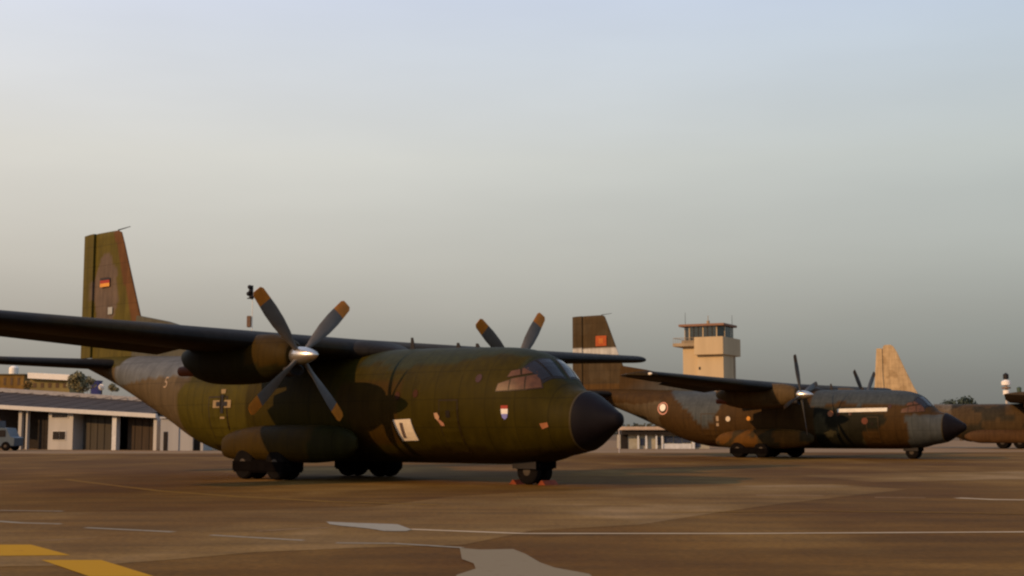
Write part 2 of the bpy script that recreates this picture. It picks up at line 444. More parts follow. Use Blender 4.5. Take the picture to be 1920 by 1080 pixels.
def blade_bm(Rr=2.745, r0=.28, tip=.52, chord=.40):
    bm = bmesh.new(); prof = [(r0, .17, .17, 50), (.55, .20, .14, 44), (.9, .34, .085, 34), (1.4, .46, .06, 26), (1.9, .50, .045, 20), (Rr-tip, .48, .035, 15), (Rr-tip+.004, .48, .035, 15), (Rr-.10, .44, .026, 14), (Rr, .30, .018, 14)]
    rings = []
    for (r, ch, th, tw) in prof:
        ch *= chord/.40
        a = R(tw); ring = []
        for i in range(10):
            t = 2*math.pi*i/10; x, q = math.cos(t)*ch/2, math.sin(t)*th/2
            # chord lies in the rotation plane (y) tilted by the pitch angle towards x
            ring.append(bm.verts.new((x*math.sin(a)+q*math.cos(a), x*math.cos(a)-q*math.sin(a), r)))
        rings.append(ring)
    for k, (a, b) in enumerate(zip(rings[:-1], rings[1:])):
        for i in range(10):
            f = bm.faces.new([a[i], a[(i+1)%10], b[(i+1)%10], b[i]]); f.material_index = 1 if k >= 6 else 0
    bm.faces.new(rings[0][::-1]); f = bm.faces.new(rings[-1]); f.material_index = 1
    bmesh.ops.recalc_face_normals(bm, faces=bm.faces)
    return bm
def propeller(parent, loc, ang, Rr=2.745, nb=4, blade_m=None, spinner_m=None, chord=.40, sc=1.0):
    sp = lathe([(-.30, .26*sc), (-.2, .29*sc), (0, .30*sc), (.25, .28*sc), (.5, .22*sc), (.72, .13*sc), (.84, .05*sc), (.86, .01)], 'X', 22)
    p = obj('propeller', sp, spinner_m or STEEL, parent, smooth=True); p.location = loc
    b0 = obj('blade', blade_bm(Rr, chord=chord), blade_m or [BLADE, TIPC], p, smooth=True)
    for i in range(nb):
        b = b0 if i == 0 else b0.copy()
        if i: COL.objects.link(b); b.parent = p
        b.rotation_euler = (R(ang)+2*math.pi*i/nb, 0, 0)
    return p
def wheel(parent, loc, r=.55, w=.34):
    t = lathe([(-w/2, r*.62), (-w/2, r*.86), (-w*.36, r*.97), (-w*.12, r), (w*.12, r), (w*.36, r*.97), (w/2, r*.86), (w/2, r*.62)], 'Y', 28)
    o = obj('wheel', t, TYRE, parent, smooth=True); o.location = loc
    rm = lathe([(-w*.56, r*.12), (-w*.56, r*.22), (-w*.42, r*.5), (-w*.47, r*.6), (w*.47, r*.6), (w*.42, r*.5), (w*.56, r*.22), (w*.56, r*.12)], 'Y', 20)
    obj('rim', rm, RIM, o, smooth=True)
    return o
RIM = mat('wheel_rim', (.05, .038, .028), .6, metal=.2, vary=.2)

# --------------------------------------------------- twin-engined high-wing transport
TW = Body([(0.12,2.13,2.03,.03),(.17,2.27,1.90,.16),(.35,2.38,1.79,.30),(.8,2.67,1.48,.62),(1.35,2.98,1.14,.98),(1.9,3.12,1.0,1.20),(2.3,3.46,.93,1.34),(2.8,4.0,.78,1.55),(3.3,4.3,.70,1.72),(4.1,4.5,.66,1.90),(5.2,4.58,.64,2.02),(6.5,4.62,.64,2.06),(9.5,4.68,.64,2.06),(16.5,4.72,.64,2.06),(18.3,4.74,.70,2.05),(19.6,4.78,.90,2.0),(20.9,4.84,1.28,1.92),(22,4.9,1.76,1.80),(24.6,5.0,2.83,1.48),(27.1,5.08,3.73,1.05),(29.2,5.1,4.36,.62),(30.6,5.05,4.74,.25),(31.2,5.0,4.9,.04)])
WST = [(0,10.9,5.0,4.62),(6,10.9,5.0,4.70),(18.7,12.2,2.7,5.16)]
def fin_bm(pts, s_ref, th_at, y0=0):
    q = []
    for a, b in zip(pts[:-1], pts[1:]):
        k = max(1, int((b[0]-a[0])/.14))
        q += [tuple(a[i]+(b[i]-a[i])*j/k for i in range(4)) for j in range(k)]
    pts = q+[pts[-1]]
    """vertical surface from an (s,z) outline: split in strips so that it tapers in thickness towards its edges"""
    rings = []
    for z, s_le, s_te, th in pts:
        ring = []
        for (x, q) in airfoil(0, 1, 26, th): ring.append((-(s_le+x*(s_te-s_le)), q*(s_te-s_le)-.02*4*x*(1-x)*(s_te-s_le), z))
        rings.append(ring)
    return loft(rings)

def lerp3(a, b, t): return tuple(x+(y-x)*t for x, y in zip(a, b))
def paint_near(co):
    s, y, z = -co.x, co.y, co.z
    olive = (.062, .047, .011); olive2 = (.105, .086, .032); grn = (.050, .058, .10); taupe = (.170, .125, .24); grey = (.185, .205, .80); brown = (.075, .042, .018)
    w = wob(s*.6, z)
    c = olive
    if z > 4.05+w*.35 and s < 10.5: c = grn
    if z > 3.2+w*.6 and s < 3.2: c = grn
    if s > 16.2 and z < 4.6: c = olive2
    if 8.2+w*.5 < s < 10.5+w*.6 and z < 3.4: c = brown if z > 1.3 else olive
    d = (s-24.6-w)/5.0 + (z-3.2)/9
    if s > 21.0+w*.8-(z-2)*.25: c = taupe
    if 19.4 < s < 26.3 and z > 3.72+(26.3-s)*.05+w*.12: c = grey
    if s > 22.3 and z > 4.55 and s > 26: c = olive2
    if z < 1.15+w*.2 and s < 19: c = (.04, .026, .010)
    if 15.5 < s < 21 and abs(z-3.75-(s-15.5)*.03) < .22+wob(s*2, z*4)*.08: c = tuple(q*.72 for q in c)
    return c
def paint_near_fin(co):
    s, z = -co.x, co.z; w = wob(s, z, 1.4)
    if z < 6.3: return (.165, .135, .10)
    if ((s-28.95)/1.05)**2+((z-8.0)/1.75)**2 < 1+w*.25: return (.215, .165, .46)
    if s < 27.9+(10.85-z)*-.42+.55+w*.05: return (.210, .100, .14)
    return (.170, .140, .10)
def paint_near_pod(co):
    s, z = -co.x, co.z
    return (.068, .042, .013) if s > 11.5+wob(s, z)*.5 else (.035, .032, .022)
def paint_wing_raw(co):
    w = wob(co.x*.5, co.y*.4)
    return (.034, .033, .032) if w > -.1 else (.050, .038, .018)
def paint_nac(co):
    s, z = -co.x, co.z
    return (.07, .042, .018) if (s < 11.2 and z > 3.9) else (.034, .030, .028)
def paint_far(co):
    s, y, z = -co.x, co.y, co.z
    brown = (.100, .054, .020); grey = (.120, .135, .165); taupe = (.155, .110, .070); dk = (.030, .028, .020); ora = (.17, .075, .015)
    w = wob(s*.55+1, z*1.1+.5); c = brown
    if s < 10.2 and z > 3.55+w*.3: c = (.085, .100, .125)
    if s < 3.4+w*.3 and z < 2.9: c = grey
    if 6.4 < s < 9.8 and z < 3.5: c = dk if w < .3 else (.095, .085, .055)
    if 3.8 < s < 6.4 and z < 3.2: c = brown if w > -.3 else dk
    if 16.3+(4.4-z)*.75+w*.15 < s < 21.0-(4.4-z)*1.15+w*.15 and z > 2.0: c = grey
    if s > 21.8+w*.5 and z < 4.0+w*.3: c = taupe
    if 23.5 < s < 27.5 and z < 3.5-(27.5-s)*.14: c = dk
    if 12 < s < 16 and z < 1.9+w*.2: c = ora
    return c
def paint_far_fin(co):
    s, z = -co.x, co.z
    if z < 5.5: return (.16, .085, .03)
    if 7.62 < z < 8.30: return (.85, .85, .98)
    return (.120, .080, .045) if wob(s, z) > -.2 else (.135, .095, .060)
def paint_far_pod(co):
    s, z = -co.x, co.z
    return (.19, .085, .018) if wob(s*1.3, z) > -.1 else (.075, .050, .022)
def paint_far_nac(co):
    return (.17, .11, .055) if wob(co.x, co.z) > -.6 else (.12, .07, .03)

FARBLADE = [mat('blade_dull', (.075, .072, .070), .5, vary=.15, scale=2, spec=.3), mat('blade_tip_dull', (.10, .055, .03), .5)]
def transport(loc, hd, ang_r, ang_l, label, far=False):
    t = thing('transport_aircraft', loc, label, 'aircraft', R(-hd), 'twin-engined transport aircraft on the apron')
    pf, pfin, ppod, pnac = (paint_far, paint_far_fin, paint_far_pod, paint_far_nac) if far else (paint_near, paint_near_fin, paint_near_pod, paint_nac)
    B = TW
    KK = (.47, .455, .37) if far else (.485, .455, .12)
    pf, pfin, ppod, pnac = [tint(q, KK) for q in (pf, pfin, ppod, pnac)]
    paint_wing = tint(paint_wing_raw, (.55, .48, .42))
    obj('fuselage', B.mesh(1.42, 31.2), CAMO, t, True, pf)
    obj('radome', B.mesh(.12, 1.42, .06), BLACK, t, True)
    # seam ring at the radome base
    rg = loft([[B.P(s, 2*math.pi*j/56, o_) for j in range(56)] for s, o_ in ((1.39, .004), (1.40, .014), (1.44, .014), (1.45, .003))])
    obj('radome_ring', rg, mat('ring_paint', (.05, .034, .012), .5), t, True)
    # wing with its movable surfaces
    obj('wing', wing_part(WST, -18.7, 18.7, 0, .73, .145, ny=50), CAMO, t, True, paint_wing)
    for sg in (-1, 1):
        for nm, a, b in (('flap', 2.2, 4.55), ('flap', 6.3, 13.4), ('aileron', 13.5, 18.5)):
            obj(nm, wing_part(WST, sg*a, sg*b, .738, 1.0, .145, R(11) if nm == 'flap' else R(3)), CAMO, t, True, paint_wing)
        tip = wing_part([(0,0,1,0),(18.7,12.2,2.7,5.16),(18.95,12.5,1.9,5.19)], sg*18.7, sg*18.95, 0, 1, .12, ny=2)
        obj('wing_tip', tip, CAMO, t, True, paint_wing)
        obj('navigation_light', lathe([(-.12, .02), (-.08, .07), (0, .09), (.1, .07), (.16, .01)], 'X', 12, (-12.6, sg*18.95, 5.2)), LENS, t, True)
    # fairing between wing and fuselage
    F = Body([(9.9,4.70,4.4,.3),(10.4,4.86,4.3,1.0),(11.2,5.06,4.2,1.6),(13,5.14,4.2,1.75),(15,5.06,4.2,1.7),(16.5,4.90,4.2,1.2),(18,4.76,4.3,.4)])
    obj('wing_fairing', F.mesh(9.9, 18, .2, 40), CAMO, t, True, paint_wing)
    # nacelles and propellers
    for sg, ang in ((-1, ang_r), (1, ang_l)):
        Nc = Body([(9.42,4.62,3.78,.40),(9.5,4.70,3.72,.46),(9.9,4.86,3.56,.58),(10.6,4.98,3.40,.68),(12,5.0,3.32,.72),(13.4,4.95,3.36,.68),(14.3,4.86,3.52,.58),(14.9,4.7,3.80,.44),(15.3,4.6,4.1,.24)])
        bm = Nc.mesh(9.42, 15.3, .2, 36); bmesh.ops.translate(bm, vec=(0, sg*5.44, 0), verts=bm.verts)
        nac = obj('nacelle', bm, CAMO, t, True, pnac)
        ib = lathe([(-9.40, .10), (-9.30, .17), (-9.32, .20), (-9.6, .22), (-9.7, .1)], 'X', 16, (0, sg*5.44, 3.74))
        for v in ib.verts: v.co.y = sg*5.44+(v.co.y-sg*5.44)*1.6
        obj('air_intake', ib, DARK, nac, True)
        ex = tube((-14.2, sg*5.44-.25, 3.85), (-15.2, sg*5.44-.3, 3.85), .20, .17, 16); obj('exhaust_pipe', ex, mat('rusty_exhaust', (.13, .035, .012), .7), nac, True)
        propeller(t, (-9.15, sg*5.44, 4.20), ang, blade_m=FARBLADE if far else None, chord=.29 if far else .40)
    # fin, rudder, fillet, tailplane, elevators
    lv = [(4.7, 25.3), (6.7, 26.2), (8.5, 26.95), (10.2, 27.65), (10.74, 27.9), (10.84, 28.15)]
    te = 30.92
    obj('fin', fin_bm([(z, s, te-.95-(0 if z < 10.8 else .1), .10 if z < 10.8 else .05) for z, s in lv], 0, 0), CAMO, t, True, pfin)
    def rud(z0, z1):
        rg = []
        for z in [z0+(z1-z0)*i/40 for i in range(41)]:
            rg.append([(-(te-.945), .12, z), (-(te-.5), .075, z), (-te, .012, z-.02), (-te, -.012, z-.02), (-(te-.5), -.075, z), (-(te-.945), -.12, z)])
        return loft(rg)
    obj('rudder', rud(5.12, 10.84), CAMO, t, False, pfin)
    dor = [(19.2,4.78),(20.6,4.98),(22.4,6.05),(24.2,6.48),(26.42,6.86),(26.5,4.8)]
    bm = bmesh.new()
    lo = [bm.verts.new((-s, -.10 if z > 5 else -.3, z)) for s, z in dor]; hi = [bm.verts.new((-s, .10 if z > 5 else .3, z)) for s, z in dor]
    bm.faces.new(lo); bm.faces.new(hi[::-1])
    for i in range(len(dor)): j = (i+1) % len(dor); bm.faces.new([lo[i], hi[i], hi[j], lo[j]])
    bmesh.ops.recalc_face_normals(bm, faces=bm.faces); obj('dorsal_fin', bm, CAMO, t, False, pf if far else (lambda c: (.07, .064, .045)))
    tst = [(0,26.5,3.5,4.62),(7.25,27.5,2.3,4.66)]
    tp = obj('tailplane', wing_part(tst, -7.25, 7.25, 0, .68, .12, ny=24), CAMO, t, True, paint_wing)
    for sg in (-1, 1): obj('elevator', wing_part(tst, sg*.7, sg*7.2, .69, 1, .12), CAMO, t, True, paint_wing)
    an = tube((-28.2, 0, 10.86), (-27.25, 0, 10.93), .03, .015, 6); obj('pitot_probe', an, DARK, t)
    # wheel pods, gear
    for sg in (-1, 1):
        pod = Body([(9.7,1.5,1.15,.05),(10.1,1.75,.88,.32),(10.9,1.92,.70,.55),(12,1.98,.62,.66),(14.6,1.96,.62,.66),(15.8,1.84,.66,.58),(16.7,1.62,.76,.40),(17.1,1.30,.95,.08)], 2.6)
        bm = pod.mesh(9.7, 17.1, .18, 36); bmesh.ops.translate(bm, vec=(0, sg*2.35, 0), verts=bm.verts)
        pd = obj('wheel_pod', bm, CAMO, t, True, ppod)
        for s in (13.35, 15.15):
            for yy in (2.28, 2.80): wheel(t, (-s, sg*yy, .56), .56, .36)
            obj('gear_leg', tube((-s-.02, sg*2.54, .3), (-s+.05, sg*2.54, .6), .09, .1), DARK, t)
        obj('dark_gear_block', box(-15.74, -12.8, sg*2.52-.50, sg*2.52+.50, .26, .72, bevel=.06), DARKBLOCK, t)  # added solid black block, turns the main wheels into a dark mass
    for yy in (-.3, .3): wheel(t, (-3.68, yy, .44), .44, .26)
    gl = bmesh.new(); add_tube(gl, (-3.68, 0, .42), (-3.5, 0, .95), .08); add_tube(gl, (-3.68, -.26, .42), (-3.68, .26, .42), .05); add_tube(gl, (-3.66, 0, .5), (-4.3, 0, .85), .05)
    obj('nose_gear_leg', gl, DARK, t)
    obj('dark_nose_block', box(-4.2, -3.15, -.44, .44, .50, .78, bevel=.05), DARKBLOCK, t)  # black block added so the nose gear reads dark up to the belly
    for sg in (-1, 1):
        obj('nose_gear_door', box(-4.2, -3.2, sg*.52-.015, sg*.52+.015, .52, .76), DARK, t)
    # cockpit panes (side and front), each in its frame
    for sg in (-1, 1):
        panes = [[(2.62,3.26),(3.12,3.20),(3.22,3.70),(2.88,3.78)], [(3.17,3.20),(3.72,3.17),(3.74,3.60),(3.27,3.69)], [(3.78,3.16),(4.28,3.14),(4.22,3.42),(3.80,3.56)],
                 [(2.96,3.86),(3.40,3.78),(3.50,4.02),(3.24,4.06)], [(3.46,3.76),(3.92,3.68),(3.86,3.92),(3.56,3.98)]]
        panes = [[(3.0+(a-3.3)*.82, 3.40+(b-3.6)*.82) for a, b in q] for q in panes]
        for i, q in enumerate(panes):
            cx = sum(a for a, b in q)/4; cz = sum(b for a, b in q)/4
            fr = [(cx+(a-cx)*1.14, cz+(b-cz)*1.16) for a, b in q]
            f = obj('window_frame', B.patch(fr, .012, .02, sg), mat('frame_paint', (.030, .016, .004), .5), t)
            obj('pane', B.patch(q, .022, .012, sg), mat('side_window_glass', (.085, .035, .014), .45, vary=.25, scale=5, spec=.25), f)
    # windscreen: panes over the nose, by station and angle
    def scr(a0, a1, s0, s1, off, th):
        g = []
        for lay in (off, off-th):
            g.append([[B.P(s0+(s1-s0)*i/4+.35*abs(math.cos(a0+(a1-a0)*j/4)), a0+(a1-a0)*j/4, lay) for j in range(5)] for i in range(5)])
        bm = bmesh.new(); V = [[[bm.verts.new(p) for p in r] for r in l] for l in g]
        for l in V:
            for i in range(4):
                for j in range(4): bm.faces.new([l[i][j], l[i+1][j], l[i+1][j+1], l[i][j+1]])
        ed = [(i, 0) for i in range(4)]+[(4, j) for j in range(4)]+[(i, 4) for i in range(4, 0, -1)]+[(0, j) for j in range(4, 0, -1)]
        for k in range(16):
            p, q = ed[k], ed[(k+1) % 16]; bm.faces.new([V[0][p[0]][p[1]], V[0][q[0]][q[1]], V[1][q[0]][q[1]], V[1][p[0]][p[1]]])
        bmesh.ops.recalc_face_normals(bm, faces=bm.faces); return bm
    for a0, a1 in ((95, 113), (67, 85), (117, 134), (46, 63)):
        f = obj('windscreen_frame', scr(R(a0-1.6), R(a1+1.6), 2.22, 2.92, .012, .02), DARK, t)
        obj('pane', scr(R(a0), R(a1), 2.28, 2.86, .024, .014), GLASS, f)
    # doors, small windows
    def framed(nm, s0, s1, z0, z1, m, lab=None):
        f = obj(nm, B.patch([(s0,z0),(s1,z0),(s1,z1),(s0,z1)], .010, .02), m, t)
        if lab: f['label'] = lab
        return f
    dm = mat('door_seam' + ('_far' if far else ''), (.018, .010, .003) if not far else (.035, .02, .008), .5)
    dp = CAMO
    f = framed('crew_door', 5.28, 6.12, 1.02, 2.78, dm)
    obj('door_panel', B.patch([(5.33,1.07),(6.07,1.07),(6.07,2.73),(5.33,2.73)], .018, .01), dp, f, False, pf)
    obj('door_window', B.patch([(5.62,2.2),(5.80,2.2),(5.80,2.42),(5.62,2.42)], .026, .008), GLASS, f)
    f = framed('cargo_door', 17.3, 18.5, 1.15, 3.1, dm)
    obj('door_panel', B.patch([(17.36,1.21),(18.44,1.21),(18.44,3.04),(17.36,3.04)], .018, .01), dp, f, False, pf)
    for s, z in ((8.05,2.95),(4.55,3.45),(7.2,3.0)):
        obj('round_window', B.decal([(s+.12*math.cos(2*math.pi*i/14), z+.14*math.sin(2*math.pi*i/14)) for i in range(14)], .014), mat('port_glass', (.05, .022, .014), .15), t)
    # blade antennas on the spine
    for s, h in ((9.35, .42), (7.1, .18), (6.2, .14)):
        top = B.sec(s)[0]
        obj('blade_antenna', loft([[(-s-.12,-.02,top-.05),(-s+.12,-.02,top-.05),(-s+.12,.02,top-.05),(-s-.12,.02,top-.05)],[(-s-.10,-.012,top+h),(-s+.0,-.012,top+h),(-s+.0,.012,top+h),(-s-.10,.012,top+h)]]), DARK, t)
    # belly strake / sheet seam
    return t, B

def cross(B, s, z, r, t, m_out, m_in):
    def arms(rr, w0, w1):
        pts = []
        for k in range(4):
            a = k*math.pi/2
            for (x, y) in ((w0, w0), (rr, w1), (rr, -w1)):
                pass
        out = []
        for k in range(4):
            a = math.pi/2*k; c, q = math.cos(a), math.sin(a)
            for (x, y) in ((w0, -w0), (rr, -w1), (rr, w1)):
                out.append((s-(x*c-y*q), z+(x*q+y*c)))
        return out
    def plus(rr, w): return [(s+a*1.0, z+b) for a, b in ((w,w),(w,rr),(-w,rr),(-w,w),(-rr,w),(-rr,-w),(-w,-w),(-w,-rr),(w,-rr),(w,-w),(rr,-w),(rr,w))]
    p = obj('cross_marking', B.decal(plus(r, r*.26), .034), m_out, t)
    obj('cross_centre', B.decal(plus(r*.62, r*.15), .042), m_in, p)

near, B = transport((3.551, 42.47, 0), 40.5, 42.3, 52.6,
    'large dark olive twin-propeller military transport with black nose, nearest aircraft on the apron')
PALE_P = mat('notice_board_white', (.62, .53, .42), .6, vary=.08, scale=5)
# notice board fixed to the forward fuselage
nb = obj('notice_board', B.patch([(8.29,2.13),(7.45,2.16),(7.33,1.45),(8.09,1.43)], .03, .025), PALE_P, near)
nb['label'] = 'white board bearing a dark figure 1 hung low on the fuselage side'
text_on(B, '1', 8.06, 1.58, .44, INK, nb, 'figure', .040, slant=0, weight=.045)
# stencils and badges
text_on(B, '5', 21.85, 3.52, .46, PALE2, near, 'code_digits', .02)
cross(B, 17.62, 2.80, .56, near, mat('cross_white', (.24, .165, .08), .6), DARK)
cr = obj('crest', B.decal([(3.60,2.56),(3.36,2.56),(3.36,2.45),(3.60,2.45)], .016), REDP, near)
obj('crest_field', B.decal([(3.60,2.45),(3.36,2.45),(3.37,2.29),(3.59,2.29)], .016), mat('crest_white', (.75, .68, .62), .6), cr)
obj('crest_point', B.decal([(3.59,2.29),(3.37,2.29),(3.40,2.17),(3.48,2.11),(3.56,2.17)], .016), BLUEP, cr)
bd = obj('badge', B.decal([(6.32,2.34),(6.17,2.36),(6.08,2.22),(6.16,2.08),(6.28,2.18)], .03), mat('badge_pale', (.38, .22, .13), .6), near)
obj('badge_figure', B.decal([(6.16,2.08),(6.10,2.14),(5.93,2.02),(5.92,1.92),(6.06,1.93)], .03), mat('badge_rose', (.33, .15, .09), .6), bd)
obj('rescue_arrow', B.decal([(1.95+.42,1.98),(2.12,2.02),(2.08,1.88),(2.30,1.80)], .016), mat('arrow_orange', (.28, .10, .04), .6), near)
# flag on the fin and small emblem
def fin_rect(s0, s1, z0, z1, m, nm, par, y=-.185):
    bm = bmesh.new()
    bm.faces.new([bm.verts.new(p) for p in ((-s0,y,z0),(-s1,y,z0),(-s1,y,z1),(-s0,y,z1))]); return obj(nm, bm, m, par)
fl = thing('flag_tmp', (0,0,0), None, None); bpy.data.objects.remove(fl)
fg = fin_rect(28.5, 29.25, 8.60, 8.72, mat('flag_black', (.03, .02, .02), .6), 'national_flag', near)
fin_rect(28.5, 29.25, 8.46, 8.60, REDP, 'flag_red_band', fg); fin_rect(28.5, 29.25, 8.30, 8.46, GOLD, 'flag_gold_band', fg)
fin_rect(28.2, 28.55, 7.02, 7.34, mat('emblem_grey', (.30, .31, .30), .6), 'fin_emblem', near)

far, B2 = transport((29.61, 88.09, 0), 36.6, 18.0, 45.0,
    'brown and grey twin-propeller military transport with pale fin band, parked behind the olive one', far=True)
obj('side_highlight', B2.patch([(8.1,3.08),(4.7,3.12),(4.7,3.36),(8.1,3.32)], .014, .01, sub=12), mat('highlight_white', (.62, .58, .50), .5), far)  # sky highlight on the skin, painted as a white plate
def disc(B, s, z, r, m, nm, par, off, n=20):
    return obj(nm, B.decal([(s+r*math.cos(2*math.pi*i/n), z+r*math.sin(2*math.pi*i/n)) for i in range(n)], off), m, par)
rd = disc(B2, 21.75, 3.50, .46, mat('roundel_rose', (.52, .24, .17), .6), 'roundel', far, .02)
disc(B2, 21.75, 3.56, .26, mat('roundel_white', (.85, .74, .62), .6), 'roundel_centre', rd, .03)
disc(B2, 16.3, 2.70, .18, PALE, 'pale_stencil', far, .02); disc(B2, 14.7, 2.72, .15, GOLD, 'pale_stencil', far, .02)
obj('pale_stencil', B2.decal([(17.25,2.2),(17.05,2.2),(17.05,2.9),(17.25,2.9)], .02), PALE2, far)
disc(B2, 8.6, 3.0, .2, mat('arrow_orange', (.28, .10, .04)), 'badge', far, .02); disc(B2, 6.2, 2.5, .22, mat('badge_dull', (.12, .035, .018), .6), 'badge', far, .02)
fe = fin_rect(27.65, 28.65, 8.42, 9.22, mat('emblem_red', (.34, .065, .012), .6), 'fin_emblem', far)
fin_rect(27.95, 28.35, 8.62, 9.02, mat('emblem_orange', (.42, .12, .02), .6), 'emblem_centre', fe, -.20)

# --------------------------------------------------- four-engined transport with the tan fin
def four_engine(loc, hd):
    t = thing('transport_aircraft', loc, 'distant four-engined transport with tall pale tan fin, partly cut off at the right edge', 'aircraft', R(-hd))
    H = Body([(0,2.3,2.1,.05),(.5,2.8,1.5,.7),(1.4,3.3,1.1,1.2),(2.6,4.4,.85,1.7),(4,4.9,.75,2.0),(6,5.0,.75,2.1),(18.5,5.0,.75,2.1),(20,5.0,1.2,2.05),(22.5,5.05,2.1,1.85),(25.5,5.1,3.1,1.3),(28,5.0,4.0,.6),(29.3,4.8,4.5,.1)])
    def pa(co):
        s, z = -co.x, co.z; w = wob(s*.6+2, z)
        if s > 20.5: return (.085, .060, .036) if w > -.1 else (.11, .085, .058)
        return (.055, .034, .015) if w > -.15 else (.028, .022, .013)
    obj('fuselage', H.mesh(1.0, 29.3, .25, 40), CAMO, t, True, pa)
    obj('radome', H.mesh(0, 1.0, .1, 40), BLACK, t, True)
    st = [(0,9.3,4.9,5.12),(8.5,9.6,4.5,5.25),(20,10.9,2.5,5.55)]
    obj('wing', wing_part(st, -20, 20, 0, 1, .14, ny=40), CAMO, t, True, lambda c: (.055, .042, .030))
    tan = lambda c: (.40, .285, .160) if wob(c.x, c.z, 1.2) > -.45 else (.31, .215, .115)
    obj('fin', fin_bm([(4.9,23.2,27.9,.10),(5.6,23.8,27.95,.10),(7.0,24.6,28.0,.10),(9,25.5,28.1,.10),(11.1,26.4,28.15,.10),(11.8,26.8,28.0,.08),(12.0,27.1,27.8,.04)], 0, 0), CAMO, t, True, tan)
    rg = []
    for z, a, b in ((5.5,27.9,29.2),(8.3,28.1,29.0),(11.6,28.1,28.75)): rg.append([(-a,.15,z),(-b,.01,z),(-b,-.01,z),(-a,-.15,z)])
    obj('rudder', loft(rg), CAMO, t, False, tan)
    obj('tailplane', wing_part([(0,25.2,4.0,4.9),(8,26.6,2.2,4.95)], -8, 8, 0, 1, .11, ny=20), CAMO, t, True, lambda c: (.07, .055, .04))
    for y in (-10.0, -5.0, 5.0, 10.0):
        Nc = Body([(6.9,5.0,4.2,.38),(7.4,5.2,4.0,.52),(8.6,5.3,3.9,.6),(10.5,5.3,4.0,.58),(12.2,5.1,4.4,.35)])
        bm = Nc.mesh(6.9, 12.2, .3, 24); bmesh.ops.translate(bm, vec=(0, y, 0), verts=bm.verts)
        obj('nacelle', bm, CAMO, t, True, lambda c: (.13, .085, .055))
        propeller(t, (-6.7, y, 4.6), 20+y*3, Rr=2.05, blade_m=[BLADE, PALE], spinner_m=DARK, chord=.45, sc=.9)
    for sg in (-1, 1):
        pod = Body([(9.8,1.6,1.2,.05),(10.4,2.0,.8,.4),(11.5,2.1,.6,.55),(17,2.1,.6,.55),(18.3,1.9,.8,.4),(19,1.5,1.2,.05)], 2.6)
        bm = pod.mesh(9.8, 19, .3, 24); bmesh.ops.translate(bm, vec=(0, sg*2.2, 0), verts=bm.verts)
        obj('wheel_pod', bm, CAMO, t, True, lambda c: (.06, .03, .012))
        for s in (13.2, 15.0): wheel(t, (-s, sg*2.2, .68), .68, .5)
    for yy in (-.35, .35): wheel(t, (-3.4, yy, .48), .48, .28)
    obj('nose_gear_leg', tube((-3.4, 0, .48), (-3.3, 0, 1.2), .1), DARK, t)
    for a0 in (2.0, 2.7):
        obj('cockpit_window', H.patch([(a0,3.3),(a0+.55,3.3),(a0+.55,3.8),(a0+.2,3.8)], .02, .02), GLASS, t)
    return t
hd3 = 24.0
pf3 = at(1647, 700, 158.5)                    # fin trailing edge
a3 = R(hd3); n3 = Vector((pf3.x, pf3.y, 0)) + Vector((math.cos(a3), -math.sin(a3), 0))*28.6
four_engine((n3.x, n3.y, 0), hd3)

# --------------------------------------------------- wheel chocks at the nose gear
CH = mat('chock_red', (.17, .030, .006), .6, vary=.2)
def chock(p, rz, label):
    bm = bmesh.new(); w = .34
    a = [bm.verts.new(q) for q in ((-.16,-w,0),(.16,-w,0),(.03,-w,.15),(-.03,-w,.15))]; b = [bm.verts.new((v.co.x, w, v.co.z)) for v in a]
    bm.faces.new(a); bm.faces.new(b[::-1])
    for i in range(4): j = (i+1) % 4; bm.faces.new([a[i], b[i], b[j], a[j]])
    bmesh.ops.recalc_face_normals(bm, faces=bm.faces)
    o = obj('wheel_chock', bm, CH); o.location = p; o.rotation_euler = (0, 0, rz)
    tag(o, label, 'wheel chock', 'chocks at the nose wheels')
def local1(s, y, z=0):
    a = R(40.5); fw = Vector((math.cos(a), -math.sin(a), 0)); lf = Vector((math.sin(a), math.cos(a), 0))
    return Vector((3.551, 42.47, z)) - s*fw + y*lf
chock(local1(3.08, -.05), R(-40.5), 'orange-red wedge chock in front of the near aircraft nose wheels')
chock(local1(4.30, -.05), R(-40.5), 'orange-red wedge chock behind the near aircraft nose wheels')

# ------------------------------------------------------------------ control tower
TAN = mat('tower_render', (.46, .350, .215), .85, vary=.10, scale=.5, bump=.2, streak=True)
TAN2 = mat('tower_concrete', (.30, .23, .15), .85, vary=.12, scale=.6)
TGLASS = mat('tower_glass', (.02, .028, .032), .1, vary=.3, spec=.9)
tw0 = at(1344, 813, 260)
tw = thing('control_tower', (tw0.x, tw0.y, 0), 'tan airport control tower with dark glazed cab and overhanging balcony', 'control tower', R(-28))
obj('shaft', box(-2.6, 2.6, -3.0, 3.0, 0, 16.6), TAN, tw)
obj('stair_shaft', box(-5.9, -2.605, -2.0, 3.0, 0, 18.35), TAN, tw)
obj('parapet', box(-2.9, 2.9, -3.9, 6.4, 16.6, 20.0, bevel=.06), TAN, tw)
obj('balcony_slab', box(-7.6, -2.905, -3.0, 4.0, 18.35, 19.0, bevel=.05), TAN2, tw)
obj('corner_column', box(2.1, 2.7, 3.05, 3.9, 0, 16.6), TAN2, tw)
obj('cab_floor', box(-5.9, 2.5, -2.7, 4.0, 19.0, 19.5), TAN2, tw)
obj('roof', box(-6.3, 2.9, -3.2, 4.5, 22.15, 22.6, bevel=.05), mat('tower_roof', (.22, .12, .08), .8), tw)
